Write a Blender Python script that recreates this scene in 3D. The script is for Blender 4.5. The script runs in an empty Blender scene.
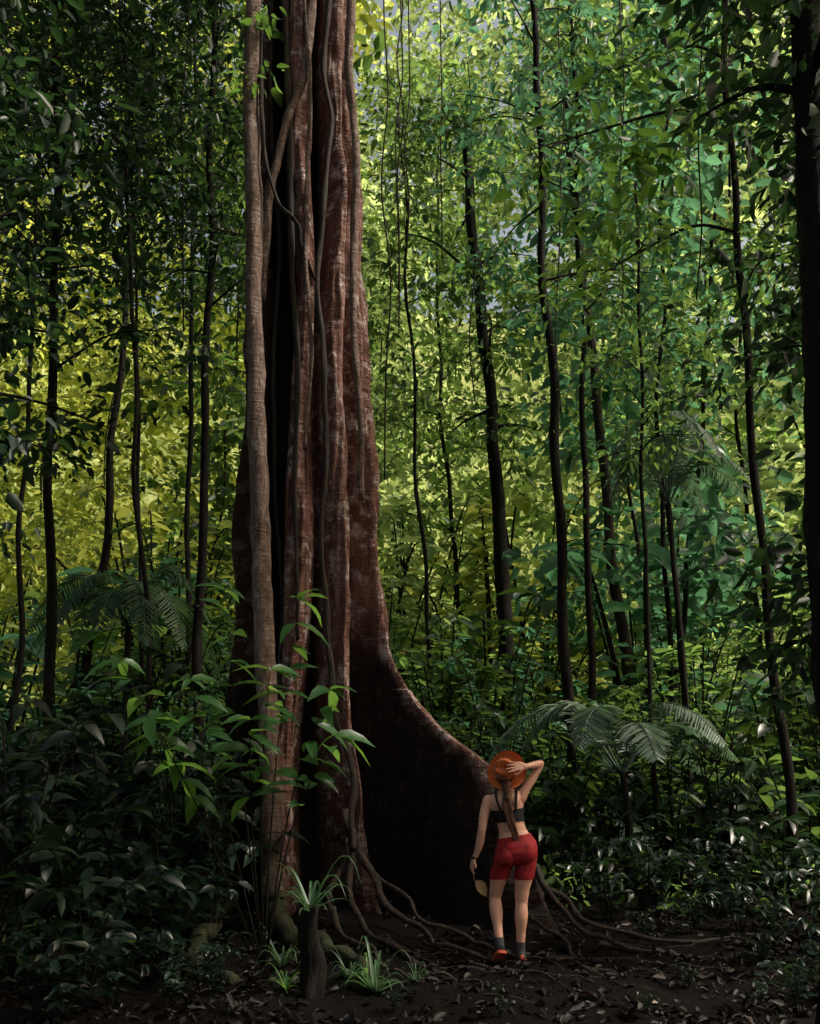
import bpy, bmesh, math, random
import numpy as np
from mathutils import Vector, Matrix, noise
R = math.radians
scene = bpy.context.scene
COL = scene.collection
rng = np.random.default_rng(7)
random.seed(7)

# ------------------------------------------------------------------ camera
CAM_H = 1.5; PITCH = R(15); F = 1000.0
cam_d = bpy.data.cameras.new("camera"); cam = bpy.data.objects.new("camera", cam_d)
COL.objects.link(cam); scene.camera = cam
cam.location = (0, 0, CAM_H); cam.rotation_euler = (R(90) + PITCH, 0, 0)
cam_d.sensor_fit = 'VERTICAL'; cam_d.sensor_height = 36; cam_d.lens = 36 * F / 1024
cam_d.clip_end = 1000; cam_d.clip_start = 0.05

def site(px, py, D):
    """world position measured off the photograph for something standing D metres away"""
    cx = (px - 410) / F; cy = (512 - py) / F
    t = D / (math.cos(PITCH) - cy * math.sin(PITCH))
    return Vector((cx * t, D, CAM_H + t * (math.sin(PITCH) + cy * math.cos(PITCH))))

TREE = (-1.2, 11.2)
def gz(x, y):
    h = 0.0
    if y > 9.3:
        h += 1.6 * (1 - math.exp(-(y - 9.3) * 0.045))
    h += 0.32 * math.exp(-((x - TREE[0]) ** 2 + (y - TREE[1]) ** 2) / 4.5)
    if x < -2: h += 0.25 * (1 - math.exp(-(-2 - x) * 0.5))
    k = min(1, max(0, 1 - abs(y) / 150))
    h += k * 0.09 * (noise.noise(Vector((x * 0.9, y * 0.9, 0))) + 0.5 * noise.noise(Vector((x * 2.3, y * 2.3, 3))) + .3 * noise.noise(Vector((x * 5, y * 5, 3))))
    return h

# ------------------------------------------------------------------ materials
def new_mat(name):
    m = bpy.data.materials.new(name); m.use_nodes = True
    nt = m.node_tree; nt.nodes.clear()
    return m, nt, nt.nodes, nt.links
def ramp(nodes, stops):
    r = nodes.new('ShaderNodeValToRGB')
    els = r.color_ramp.elements
    while len(els) > 1: els.remove(els[-1])
    els[0].position = stops[0][0]; els[0].color = (*stops[0][1], 1)
    for p, c in stops[1:]:
        e = els.new(p); e.color = (*c, 1)
    return r

def leaf_mat(name, stops, trans, tf=0.4, rough=0.45, spec=0.4, tlow=.45):
    m, nt, N, L = new_mat(name)
    out = N.new('ShaderNodeOutputMaterial'); g = N.new('ShaderNodeNewGeometry')
    oi = N.new('ShaderNodeObjectInfo')
    r = ramp(N, stops); L.new(g.outputs['Random Per Island'], r.inputs['Fac'])
    hsv = N.new('ShaderNodeHueSaturation')
    mr = N.new('ShaderNodeMapRange'); L.new(oi.outputs['Random'], mr.inputs['Value'])
    mr.inputs['To Min'].default_value = 0.6; mr.inputs['To Max'].default_value = 1.3
    L.new(mr.outputs['Result'], hsv.inputs['Value']); L.new(r.outputs['Color'], hsv.inputs['Color'])
    mh = N.new('ShaderNodeMapRange'); L.new(oi.outputs['Random'], mh.inputs['Value'])
    mh.inputs['To Min'].default_value = 0.515; mh.inputs['To Max'].default_value = .485; L.new(mh.outputs['Result'], hsv.inputs['Hue'])
    p = N.new('ShaderNodeBsdfPrincipled'); p.inputs['Roughness'].default_value = rough
    p.inputs['Specular IOR Level'].default_value = spec
    L.new(hsv.outputs['Color'], p.inputs['Base Color'])
    t = N.new('ShaderNodeBsdfTranslucent')
    r2 = ramp(N, [(0, tuple(c * tlow for c in trans)), (1, trans)])
    L.new(g.outputs['Random Per Island'], r2.inputs['Fac']); L.new(r2.outputs['Color'], t.inputs['Color'])
    ms = N.new('ShaderNodeMixShader'); ms.inputs['Fac'].default_value = tf
    L.new(p.outputs[0], ms.inputs[1]); L.new(t.outputs[0], ms.inputs[2]); L.new(ms.outputs[0], out.inputs['Surface'])
    return m

M_dark = leaf_mat("leaf_shade", [(0, (.005, .016, .011)), (.6, (.010, .030, .018)), (1, (.022, .052, .028))], (.08, .19, .05), .28, .45, .35)  # shaded copy of the leaf material, shade painted into its colour
M_shade = leaf_mat("leaf_half_shade", [(0, (.010, .032, .018)), (.6, (.02, .056, .03)), (1, (.04, .09, .035))], (.24, .42, .08), .4, .45, .35)  # half-shaded leaf copy, shade painted into the colour
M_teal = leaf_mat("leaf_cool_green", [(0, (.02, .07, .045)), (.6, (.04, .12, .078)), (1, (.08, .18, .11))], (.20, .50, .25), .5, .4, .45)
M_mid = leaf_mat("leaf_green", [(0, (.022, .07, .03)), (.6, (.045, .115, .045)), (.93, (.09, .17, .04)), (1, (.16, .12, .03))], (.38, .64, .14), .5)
M_lime = leaf_mat("leaf_sunlit", [(0, (.06, .12, .025)), (.5, (.15, .22, .04)), (.8, (.26, .30, .06)), (1, (.42, .42, .14))], (.92, 1.0, .20), .6, tlow=.4)  # sunlit leaf copy, glow painted into the bright colour
M_pale = leaf_mat("leaf_pale_sunlit", [(0, (.04, .12, .06)), (.5, (.12, .24, .12)), (.8, (.28, .40, .20)), (1, (.56, .60, .38))], (.80, 1.0, .36), .6, tlow=.38)  # pale sunlit leaf copy, glow painted into the colour
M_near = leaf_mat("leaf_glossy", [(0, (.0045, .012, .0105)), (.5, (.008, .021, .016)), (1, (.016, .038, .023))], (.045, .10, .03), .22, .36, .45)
M_fresh = leaf_mat("leaf_fresh", [(0, (.03, .10, .03)), (1, (.075, .19, .045))], (.30, .58, .09), .4, .4, .45)
M_fern = leaf_mat("frond_green", [(0, (.02, .055, .03)), (1, (.045, .10, .05))], (.16, .30, .10), .3, .45)
M_palefern = leaf_mat("frond_pale", [(0, (.09, .15, .12)), (1, (.18, .25, .20))], (.24, .42, .22), .3, .45)
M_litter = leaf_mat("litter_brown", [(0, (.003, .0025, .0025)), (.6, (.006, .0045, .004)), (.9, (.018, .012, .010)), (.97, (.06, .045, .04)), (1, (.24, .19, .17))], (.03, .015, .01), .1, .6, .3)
M_dry = leaf_mat("dry_leaf_tan", [(0, (.36, .25, .13)), (1, (.36, .25, .13))], (.3, .2, .08), .2, .6, .3)

def bark_mat(name, c1, c2, c3, lichen, lich_amt=0.62, scale=1.0, rings=0.0, bump=0.6, base_shade=0.0, spec=.3, attr=False):
    m, nt, N, L = new_mat(name)
    out = N.new('ShaderNodeOutputMaterial'); tc = N.new('ShaderNodeTexCoord')
    mp = N.new('ShaderNodeMapping'); mp.inputs['Scale'].default_value = (6 * scale, 6 * scale, 1.6 * scale)
    L.new(tc.outputs['Object'], mp.inputs['Vector'])
    n1 = N.new('ShaderNodeTexNoise'); n1.inputs['Scale'].default_value = 1.3; n1.inputs['Detail'].default_value = 8; n1.inputs['Roughness'].default_value = .68
    n1.inputs['Distortion'].default_value = .8
    L.new(mp.outputs[0], n1.inputs['Vector'])
    r = ramp(N, [(.3, c1), (.5, c2), (.7, c3)]); L.new(n1.outputs['Fac'], r.inputs['Fac'])
    n2 = N.new('ShaderNodeTexNoise'); n2.inputs['Scale'].default_value = 4.5 * scale; n2.inputs['Detail'].default_value = 8; n2.inputs['Roughness'].default_value = .8
    L.new(tc.outputs['Object'], n2.inputs['Vector'])
    r2 = ramp(N, [(lich_amt - .02, (0, 0, 0)), (lich_amt + .06, (.85, .85, .85))]); L.new(n2.outputs['Fac'], r2.inputs['Fac'])
    mx = N.new('ShaderNodeMix'); mx.data_type = 'RGBA'
    L.new(r2.outputs['Color'], mx.inputs['Factor']); L.new(r.outputs['Color'], mx.inputs['A']); mx.inputs['B'].default_value = (*lichen, 1)
    col = mx.outputs['Result']
    if base_shade:   # shade painted in: bark colour darkened towards the base of the stem
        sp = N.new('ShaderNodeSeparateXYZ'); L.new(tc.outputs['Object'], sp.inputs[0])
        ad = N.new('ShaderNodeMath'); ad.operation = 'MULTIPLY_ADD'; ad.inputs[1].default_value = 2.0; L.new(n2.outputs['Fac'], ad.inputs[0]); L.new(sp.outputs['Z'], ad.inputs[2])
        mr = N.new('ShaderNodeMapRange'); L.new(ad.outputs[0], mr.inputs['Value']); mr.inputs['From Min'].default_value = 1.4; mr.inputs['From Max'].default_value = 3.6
        mr.inputs['To Min'].default_value = base_shade; mr.inputs['To Max'].default_value = 1
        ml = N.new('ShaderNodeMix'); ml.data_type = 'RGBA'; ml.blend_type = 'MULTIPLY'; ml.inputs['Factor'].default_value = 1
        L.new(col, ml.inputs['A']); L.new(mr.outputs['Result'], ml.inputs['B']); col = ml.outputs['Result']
    if attr:   # shade of the grooves and buttress hollow painted into the bark colour
        at = N.new('ShaderNodeAttribute'); at.attribute_name = 'painted_shade'
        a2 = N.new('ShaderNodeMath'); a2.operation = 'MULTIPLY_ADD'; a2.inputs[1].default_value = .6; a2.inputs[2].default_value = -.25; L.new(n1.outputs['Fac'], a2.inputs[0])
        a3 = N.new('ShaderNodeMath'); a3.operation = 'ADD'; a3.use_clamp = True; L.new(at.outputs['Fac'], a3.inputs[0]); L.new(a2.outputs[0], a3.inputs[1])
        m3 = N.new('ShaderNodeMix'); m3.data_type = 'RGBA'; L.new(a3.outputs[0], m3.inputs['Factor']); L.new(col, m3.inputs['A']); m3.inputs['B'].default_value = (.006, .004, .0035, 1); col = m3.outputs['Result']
    p = N.new('ShaderNodeBsdfPrincipled'); p.inputs['Roughness'].default_value = .8; p.inputs['Specular IOR Level'].default_value = spec
    L.new(col, p.inputs['Base Color'])
    h = n1.outputs['Fac']
    if rings:
        mp2 = N.new('ShaderNodeMapping'); mp2.inputs['Scale'].default_value = (2.2, 2.2, 12)
        L.new(tc.outputs['Object'], mp2.inputs['Vector'])
        n3 = N.new('ShaderNodeTexNoise'); n3.inputs['Scale'].default_value = 1.5; n3.inputs['Detail'].default_value = 2; n3.inputs['Distortion'].default_value = 1.0
        L.new(mp2.outputs[0], n3.inputs['Vector'])
        ma = N.new('ShaderNodeMath'); ma.operation = 'MULTIPLY_ADD'; ma.inputs[1].default_value = rings
        L.new(n3.outputs['Fac'], ma.inputs[0]); L.new(n1.outputs['Fac'], ma.inputs[2]); h = ma.outputs[0]
    b = N.new('ShaderNodeBump'); b.inputs['Strength'].default_value = bump; b.inputs['Distance'].default_value = .07
    L.new(h, b.inputs['Height']); L.new(b.outputs[0], p.inputs['Normal'])
    L.new(p.outputs[0], out.inputs['Surface'])
    return m
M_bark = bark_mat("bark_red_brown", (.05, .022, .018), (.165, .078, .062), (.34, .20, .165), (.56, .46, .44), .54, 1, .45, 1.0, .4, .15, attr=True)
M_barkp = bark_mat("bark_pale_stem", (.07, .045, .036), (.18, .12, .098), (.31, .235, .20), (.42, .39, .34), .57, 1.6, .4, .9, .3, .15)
M_bark2 = bark_mat("bark_dark", (.012, .009, .007), (.028, .020, .015), (.055, .04, .028), (.06, .07, .05), .64, 2, 0, .6)
M_black = bark_mat("bark_blackish", (.004, .0035, .003), (.009, .007, .006), (.02, .015, .012), (.025, .03, .02), .60, 2, 0, .6, 0, .15)
M_root = bark_mat("root_bark", (.012, .008, .007), (.035, .024, .019), (.09, .065, .053), (.04, .05, .022), .62, 3, 0, .8)
M_moss = bark_mat("mossy_bark", (.010, .010, .006), (.022, .026, .011), (.05, .05, .025), (.04, .06, .02), .56, 3, 0, .7)

def plain(name, col, rough=.6, var=.25, scale=20, spec=.4, bump=.0, sss=0, sheen=0):
    m, nt, N, L = new_mat(name)
    out = N.new('ShaderNodeOutputMaterial'); tc = N.new('ShaderNodeTexCoord')
    n = N.new('ShaderNodeTexNoise'); n.inputs['Scale'].default_value = scale; n.inputs['Detail'].default_value = 5
    L.new(tc.outputs['Object'], n.inputs['Vector'])
    r = ramp(N, [(.3, tuple(c * (1 - var) for c in col)), (.7, tuple(min(1, c * (1 + var)) for c in col))])
    L.new(n.outputs['Fac'], r.inputs['Fac'])
    p = N.new('ShaderNodeBsdfPrincipled'); p.inputs['Roughness'].default_value = rough; p.inputs['Specular IOR Level'].default_value = spec
    L.new(r.outputs['Color'], p.inputs['Base Color'])
    if sss:
        p.inputs['Subsurface Weight'].default_value = sss; p.inputs['Subsurface Radius'].default_value = (.02, .008, .004)
    if sheen: p.inputs['Sheen Weight'].default_value = sheen
    if bump:
        b = N.new('ShaderNodeBump'); b.inputs['Strength'].default_value = bump; b.inputs['Distance'].default_value = .01
        L.new(n.outputs['Fac'], b.inputs['Height']); L.new(b.outputs[0], p.inputs['Normal'])
    L.new(p.outputs[0], out.inputs['Surface'])
    return m

# ------------------------------------------------------------------ mesh helpers
class Geo:
    def __init__(s): s.v = []; s.f = []; s.n = 0
    def add(s, V, Fc):
        o = s.n
        V = [tuple(map(float, p)) for p in V]
        s.v.extend(V); s.f.extend([tuple(i + o for i in f) for f in Fc]); s.n += len(V)
def make(name, geo, mat, parent=None, loc=None, smooth=True):
    me = bpy.data.meshes.new(name); me.from_pydata(geo.v, [], geo.f)
    if smooth: me.polygons.foreach_set('use_smooth', [True] * len(me.polygons))
    me.materials.append(mat); me.update()
    ob = bpy.data.objects.new(name, me); COL.objects.link(ob)
    if parent: ob.parent = parent
    if loc: ob.location = loc
    return ob
def empty(name, loc, label=None, cat=None, group=None):
    e = bpy.data.objects.new(name, None); e.location = loc; e.empty_display_size = .3
    COL.objects.link(e)
    if label: tag(e, label, cat, group)
    return e
def tag(o, label, cat, group=None, kind=None):
    o['label'] = label; o['category'] = cat
    if group: o['group'] = group
    if kind: o['kind'] = kind
def smooth_path(pts, n):
    pts = [Vector(p) for p in pts]
    P = [pts[0] * 2 - pts[1]] + pts + [pts[-1] * 2 - pts[-2]]
    out = []
    segs = len(pts) - 1
    for k in range(n + 1):
        u = k / n * segs; i = min(int(u), segs - 1); t = u - i
        a, b, c, d = P[i], P[i + 1], P[i + 2], P[i + 3]
        out.append(0.5 * ((2 * b) + (c - a) * t + (2 * a - 5 * b + 4 * c - d) * t * t + (3 * b - a - 3 * c + d) * t ** 3))
    return out
def tube(geo, path, radii, sides=8, cap=True, rough=0.0, seed=0, flat=1.0):
    n = len(path); V = []; Fc = []
    t0 = (path[1] - path[0]).normalized()
    nrm = t0.orthogonal().normalized()
    for i in range(n):
        t = (path[min(i + 1, n - 1)] - path[max(i - 1, 0)])
        t = t.normalized() if t.length > 1e-9 else t0
        nrm = (nrm - t * nrm.dot(t))
        nrm = nrm.normalized() if nrm.length > 1e-6 else t.orthogonal().normalized()
        bi = t.cross(nrm)
        r = radii[i] if hasattr(radii, '__len__') else radii
        for k in range(sides):
            a = 2 * math.pi * k / sides
            rr = r
            if rough: rr *= 1 + rough * noise.noise(path[i] * 3.0 + Vector((math.cos(a), math.sin(a), seed)) * 1.3)
            V.append(path[i] + nrm * math.cos(a) * rr + bi * math.sin(a) * rr * flat)
    for i in range(n - 1):
        for k in range(sides):
            k2 = (k + 1) % sides
            Fc.append((i * sides + k, i * sides + k2, (i + 1) * sides + k2, (i + 1) * sides + k))
    if cap:
        V.append(path[0]); V.append(path[-1]); a = n * sides; b = a + 1
        for k in range(sides):
            k2 = (k + 1) % sides
            Fc.append((k2, k, a)); Fc.append(((n - 1) * sides + k, (n - 1) * sides + k2, b))
    geo.add(V, Fc)
def lerp_list(a, b, n): return [a + (b - a) * i / (n - 1) for i in range(n)]

def norm(a): return a / np.maximum(np.linalg.norm(a, axis=1, keepdims=True), 1e-9)
def add_leaves(geo, P, D, Nn, L, W, hi=False, droop=.25, fold=.18):
    D = norm(D); Nn = norm(Nn - D * np.sum(D * Nn, axis=1, keepdims=True)); S = np.cross(D, Nn)
    L = L[:, None]; W = W[:, None]; n = len(P)
    def pt(u, s, h): return P + D * (L * u) + S * (W * s) + Nn * (W * h) - Nn * (L * droop * u * u)
    if hi:
        us = [.0, .14, .38, .68, 1.0]; hw = [0, .34, .5, .36, 0]
        cols = [pt(0, 0, 0)]
        for u, h in zip(us[1:4], hw[1:4]):
            cols += [pt(u, -h, fold * h * 2), pt(u, 0, 0), pt(u, h, fold * h * 2)]
        cols.append(pt(1, 0, 0))
        V = np.stack(cols, 1).reshape(-1, 3); m = 11
        base = [(0, 2, 1), (0, 3, 2), (1, 2, 5, 4), (2, 3, 6, 5), (4, 5, 8, 7), (5, 6, 9, 8), (7, 8, 10), (8, 9, 10)]
    else:
        V = np.stack([pt(0, 0, 0), pt(.28, -.46, fold), pt(.68, -.42, fold * .8), pt(1, 0, 0), pt(.68, .42, fold * .8), pt(.28, .46, fold)], 1).reshape(-1, 3); m = 6
        base = [(0, 3, 2, 1), (0, 5, 4, 3)]
    o = geo.n
    geo.v.extend(map(tuple, V.tolist()))
    for i in range(n):
        k = o + i * m
        for f in base: geo.f.append(tuple(k + j for j in f))
    geo.n += n * m

def clumps(geo, centers, per, spread, ll, r, hi=False, flatz=.6, w=.44, sz=(.45, 1.4), cv=(.55, 1.3)):
    C = np.repeat(np.array(centers, dtype=float), per, axis=0); n = len(C)
    off = r.normal(size=(n, 3)) * np.array([spread, spread, spread * flatz])
    off *= r.uniform(.4, 1.1, (n, 1))
    P = C + off
    D = off * np.array([1, 1, .4]) + r.normal(size=(n, 3)) * spread * .6; D[:, 2] -= spread * .35
    Nn = r.normal(size=(n, 3)) * .6; Nn[:, 2] += 1
    cs_ = np.repeat(r.uniform(cv[0], cv[1], len(centers)), per)
    L = ll * r.uniform(sz[0], sz[1], n) * cs_
    add_leaves(geo, P, D, Nn, L, L * w * r.uniform(.75, 1.3, n), hi=hi)

# ------------------------------------------------------------------ ground
g = Geo()
def axis(a, b, near0, near1, fine, n):
    xs = list(np.arange(near0, near1 + 1e-6, fine)); s = fine; x = near1
    while x < b: s *= 1.22; x += s; xs.append(x)
    s = fine; x = near0
    while x > a: s *= 1.22; x -= s; xs.insert(0, x)
    return xs
xs = axis(-400, 400, -6, 6, .08, 0); ys = axis(-200, 600, 6, 14, .08, 0)
for y in ys:
    for x in xs: g.v.append((x, y, gz(x, y)))
nx = len(xs)
for j in range(len(ys) - 1):
    for i in range(nx - 1):
        a = j * nx + i; g.f.append((a, a + 1, a + 1 + nx, a + nx))
g.n = len(g.v)
m, nt, N, L = new_mat("forest_soil")
out = N.new('ShaderNodeOutputMaterial'); tc = N.new('ShaderNodeTexCoord')
n1 = N.new('ShaderNodeTexNoise'); n1.inputs['Scale'].default_value = 9; n1.inputs['Detail'].default_value = 8; n1.inputs['Roughness'].default_value = .75
L.new(tc.outputs['Object'], n1.inputs['Vector'])
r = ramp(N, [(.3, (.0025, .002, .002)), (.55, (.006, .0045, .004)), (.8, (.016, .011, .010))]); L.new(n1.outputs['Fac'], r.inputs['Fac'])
p = N.new('ShaderNodeBsdfPrincipled'); p.inputs['Roughness'].default_value = .9; p.inputs['Specular IOR Level'].default_value = .08
L.new(r.outputs['Color'], p.inputs['Base Color'])
b = N.new('ShaderNodeBump'); b.inputs['Strength'].default_value = 1; b.inputs['Distance'].default_value = .08
L.new(n1.outputs['Fac'], b.inputs['Height']); L.new(b.outputs[0], p.inputs['Normal']); L.new(p.outputs[0], out.inputs['Surface'])
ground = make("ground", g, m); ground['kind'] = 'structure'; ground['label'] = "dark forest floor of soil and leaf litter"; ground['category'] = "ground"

# added hillside filling the sky gaps, sunlit glow painted into its colour
g = Geo(); NX, NY = 110, 60
for j in range(NY):
    for i in range(NX):
        x = -110 + 220 * i / (NX - 1); y = 56 + 70 * j / (NY - 1)
        z = -1 + 62 * (1 - math.exp(-(y - 56) / 26)) + 3.0 * noise.noise(Vector((x * .06, y * .08, 1))) + 1.8 * noise.noise(Vector((x * .3, y * .3, 4))) + .9 * noise.noise(Vector((x * .9, y * .9, 4)))
        g.v.append((x, y, z - .5 if j else -3))
for j in range(NY - 1):
    for i in range(NX - 1):
        a = j * NX + i; g.f.append((a, a + 1, a + 1 + NX, a + NX))
g.n = len(g.v)
m, nt, N, L = new_mat("glow_hillside")
out = N.new('ShaderNodeOutputMaterial'); tc = N.new('ShaderNodeTexCoord')
n1 = N.new('ShaderNodeTexNoise'); n1.inputs['Scale'].default_value = .9; n1.inputs['Detail'].default_value = 9; n1.inputs['Roughness'].default_value = .7
L.new(tc.outputs['Object'], n1.inputs['Vector'])
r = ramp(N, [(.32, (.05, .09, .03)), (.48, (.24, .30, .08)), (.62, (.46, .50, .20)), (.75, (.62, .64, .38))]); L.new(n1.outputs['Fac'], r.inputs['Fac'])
p = N.new('ShaderNodeBsdfPrincipled'); p.inputs['Roughness'].default_value = .9; p.inputs['Specular IOR Level'].default_value = .1
L.new(r.outputs['Color'], p.inputs['Base Color']); L.new(p.outputs[0], out.inputs['Surface'])
backdrop_hill = make("backdrop_hill", g, m); backdrop_hill['kind'] = 'structure'; backdrop_hill['label'] = "added backdrop hillside with painted yellow-green glow behind the forest"; backdrop_hill['category'] = "backdrop_hill"

g = Geo(); n = 16000
px_ = rng.uniform(-4.5, 5.5, n); py_ = 6.4 + 9 * rng.uniform(0, 1, n) ** 1.4
keep = np.array([noise.noise(Vector((x * 1.3, y * 1.3, 9))) + random.uniform(-.3, .4) > -.02 for x, y in zip(px_, py_)])
px_ = px_[keep]; py_ = py_[keep]; n = len(px_)
P = np.array([(x, y, gz(x, y) + .008 + .02 * random.random()) for x, y in zip(px_, py_)])
D = rng.normal(size=(n, 3)); D[:, 2] *= .25
Nn = rng.normal(size=(n, 3)) * .4; Nn[:, 2] += 1
Ls = rng.uniform(.025, .12, n)
add_leaves(g, P, D, Nn, Ls, Ls * rng.uniform(.3, .6, n), droop=.35, fold=.3)
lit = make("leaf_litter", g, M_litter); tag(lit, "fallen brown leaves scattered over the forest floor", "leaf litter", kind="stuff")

# ------------------------------------------------------------------ the great buttressed tree
def tab(z, T):
    if z <= T[0][0]: return T[0][1]
    for (a, va), (b_, vb) in zip(T, T[1:]):
        if z <= b_:
            t = (z - a) / (b_ - a); return va + (vb - va) * t
    return T[-1][1]
RIDGE = [(-.3, 3.1), (.1, 2.84), (.4, 2.70), (.78, 2.62), (1.15, 2.54), (1.4, 2.44), (1.6, 2.29), (1.75, 2.12), (1.9, 1.90), (2.05, 1.71), (2.25, 1.51), (2.5, 1.33), (2.85, 1.17), (3.3, 1.05), (4, .97), (5, .92), (9, .78), (12, .70), (20, .62)]
LOBES = [
 (-28, [(0, .05), (2, .042), (3.2, .08), (4.5, .12), (12, .12), (20, .11)], RIDGE),
 (-53, [(0, .09), (1.5, .12), (4, .14), (20, .13)], [(-.3, 1.6), (.2, 1.32), (.7, 1.16), (1.5, 1.08), (3, 1.02), (5, .96), (11, .80), (20, .7)]),
 (-87, [(0, .12), (3, .15), (20, .13)], [(-.3, 1.6), (.2, 1.35), (.7, 1.16), (1.6, 1.05), (4, .97), (11, .84), (20, .75)]),
 (-142, [(0, .09), (3, .09), (20, .08)], [(-.3, 1.3), (.2, 1.15), (.8, 1.0), (1.8, .93), (4, .86), (8, .70), (11, .60), (20, .6)]),
 (176, [(0, .10), (20, .10)], [(-.3, 1.2), (.2, 1.0), (.8, .88), (1.6, .80), (3, .74), (8, .60), (11, .54), (20, .5)]),
 (125, [(0, .14), (20, .14)], [(-.3, 1.6), (.4, 1.2), (1.6, .95), (3, .82), (11, .66), (20, .6)]),
 (75, [(0, .14), (20, .16)], [(-.3, 2.8), (.4, 2.3), (1.6, 1.4), (3, 1.0), (20, .8)]),
 (12, [(0, .12), (20, .10)], [(-.3, 2.4), (.4, 1.9), (1.6, 1.15), (3, .98), (5, .88), (11, .66), (20, .6)]),
]
def tcen(z):
    if z < 4.8: return Vector((TREE[0] + .03 - .02 * z, TREE[1], 0))
    return Vector((TREE[0] - .066 - .025 * (z - 4.8), TREE[1], 0))
th = np.linspace(-math.pi, math.pi, 6000, endpoint=False)
dens = np.ones_like(th)
for a, _, _ in LOBES:
    d = (th - R(a) + math.pi) % (2 * math.pi) - math.pi
    dens += 7 * np.exp(-(d / .18) ** 2) * (1.5 if -100 < a < -20 else .7)
cum = np.cumsum(dens); cum /= cum[-1]
NT = 760
ths = np.interp((np.arange(NT) + .5) / NT, cum, th)
zl = list(np.arange(-.3, 1.3, .04)) + list(np.arange(1.3, 3.4, .02)) + list(np.arange(3.4, 4, .04)) + list(np.arange(4, 12, .07)) + list(np.arange(12, 20.1, .4))
g = Geo(); painted_shade = []
def sstep(a, b, x): t = min(1, max(0, (x - a) / (b - a))); return t * t * (3 - 2 * t)
for z in zl:
    core = tab(z, [(-.3, .5), (3, .34), (11, .32), (20, .3)])
    acc = core ** 9 * np.ones(NT)
    for i, (a, T, RT) in enumerate(LOBES):
        aw = R(a) + (.08 * math.sin(z * .55 + i * 2.1) + .04 * math.sin(z * 1.7 + i)) * (1 if i else (min(1, max(0, (z - 3) / 3))))
        Rm = tab(z, RT); tt = tab(z, T) * (1 + .24 * math.sin(z * 1.1 + i * 1.7))
        d = (ths - aw + math.pi) % (2 * math.pi) - math.pi
        sl = np.minimum(Rm, tt / np.maximum(np.abs(np.sin(d)), 1e-4))
        wd = tt / Rm
        sl = sl * (1 - .18 * np.clip(np.abs(d) / wd, 0, 1) ** 2 * (Rm < 1.4))
        sl = np.where(np.cos(d) > 0, sl, 0.01)
        acc += sl ** 9
    rr = acc ** (1 / 9)
    c = tcen(z); RmZ = tab(z, RIDGE)
    for t, q in zip(ths, rr):
        x = c.x + math.cos(t) * q; y = c.y + math.sin(t) * q
        nz_ = noise.noise(Vector((x * 2.2, y * 2.2, z * .7))) * .09 + noise.noise(Vector((x * 7, y * 7, z * 1.1))) * .07 \
            + noise.noise(Vector((x * 16, y * 16, z * 1.6))) * .045 + noise.noise(Vector((x * 5, y * 5, z * 5))) * .022
        q2 = q * (1 + nz_ * (.9 + (.10 - .9) * sstep(1.0, 1.5, q)))
        bow = .12 * math.sin(q * 2.4 + z * .5) * max(0, q - 1.0)
        x = c.x + math.cos(t) * q2 - math.sin(t) * bow; y = c.y + math.sin(t) * q2 + math.cos(t) * bow
        g.v.append((x - TREE[0], y - TREE[1], z))
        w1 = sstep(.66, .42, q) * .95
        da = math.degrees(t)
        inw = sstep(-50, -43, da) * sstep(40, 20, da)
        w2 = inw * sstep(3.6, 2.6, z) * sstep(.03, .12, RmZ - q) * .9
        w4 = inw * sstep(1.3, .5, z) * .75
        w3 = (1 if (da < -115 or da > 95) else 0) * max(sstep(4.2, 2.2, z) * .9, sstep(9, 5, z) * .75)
        painted_shade.append(max(w1, w2, w3, w4))  # painted shade mask: grooves, buttress face and foot, left and back sides
for j in range(len(zl) - 1):
    for i in range(NT):
        i2 = (i + 1) % NT
        g.f.append((j * NT + i, j * NT + i2, (j + 1) * NT + i2, (j + 1) * NT + i))
g.n = len(g.v)
big = empty("buttressed_tree", (TREE[0], TREE[1], 0), "giant red-brown buttressed rainforest tree with fluted trunk", "tree")
tr = make("trunk", g, M_bark, big); at_ = tr.data.attributes.new('painted_shade', 'FLOAT', 'POINT'); at_.data.foreach_set('value', painted_shade)
def rel(v): return Vector(v) - Vector((TREE[0], TREE[1], 0))

def strand(pts, r0, r1, name, mat, n=60, wob=.02, seed=0, sides=12, parent=big, relf=rel, rv=.25, rg=.45):
    P = smooth_path([Vector(p) for p in pts], n)
    Q = []
    for i, p in enumerate(P):
        o = Vector((noise.noise(Vector((i * .09, seed, 0))), noise.noise(Vector((i * .09, seed, 7))), 0)) * wob * 2
        Q.append(relf(p + o))
    rad = [(r0 + (r1 - r0) * i / n) * (1 + rv * noise.noise(Vector((i * .3, seed * 3.1, 1)))) for i in range(n + 1)]
    gg = Geo(); tube(gg, Q, rad, sides, rough=rg, seed=seed)
    return make(name, gg, mat, parent)
strand([site(252, -60, 10.4), site(252, 120, 10.25), site(254, 300, 10.15), site(259, 480, 10.1), site(263, 600, 10.05), site(270, 760, 9.85), site(274, 900, 9.6)], .09, .105, "aerial_root", M_barkp, 110, .02, 1, 18, rv=.06, rg=.22)
strand([site(318, -60, 10.5), site(305, 60, 10.35), site(283, 140, 10.3), site(268, 210, 10.3), site(262, 300, 10.25)], .06, .045, "aerial_root", M_barkp, 60, .02, 2)
strand([site(352, -60, 10.5), site(350, 60, 10.4), site(356, 160, 10.35), site(353, 260, 10.3), site(357, 380, 10.3), site(362, 500, 10.35)], .06, .03, "aerial_root", M_barkp, 70, .02, 4)
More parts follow.
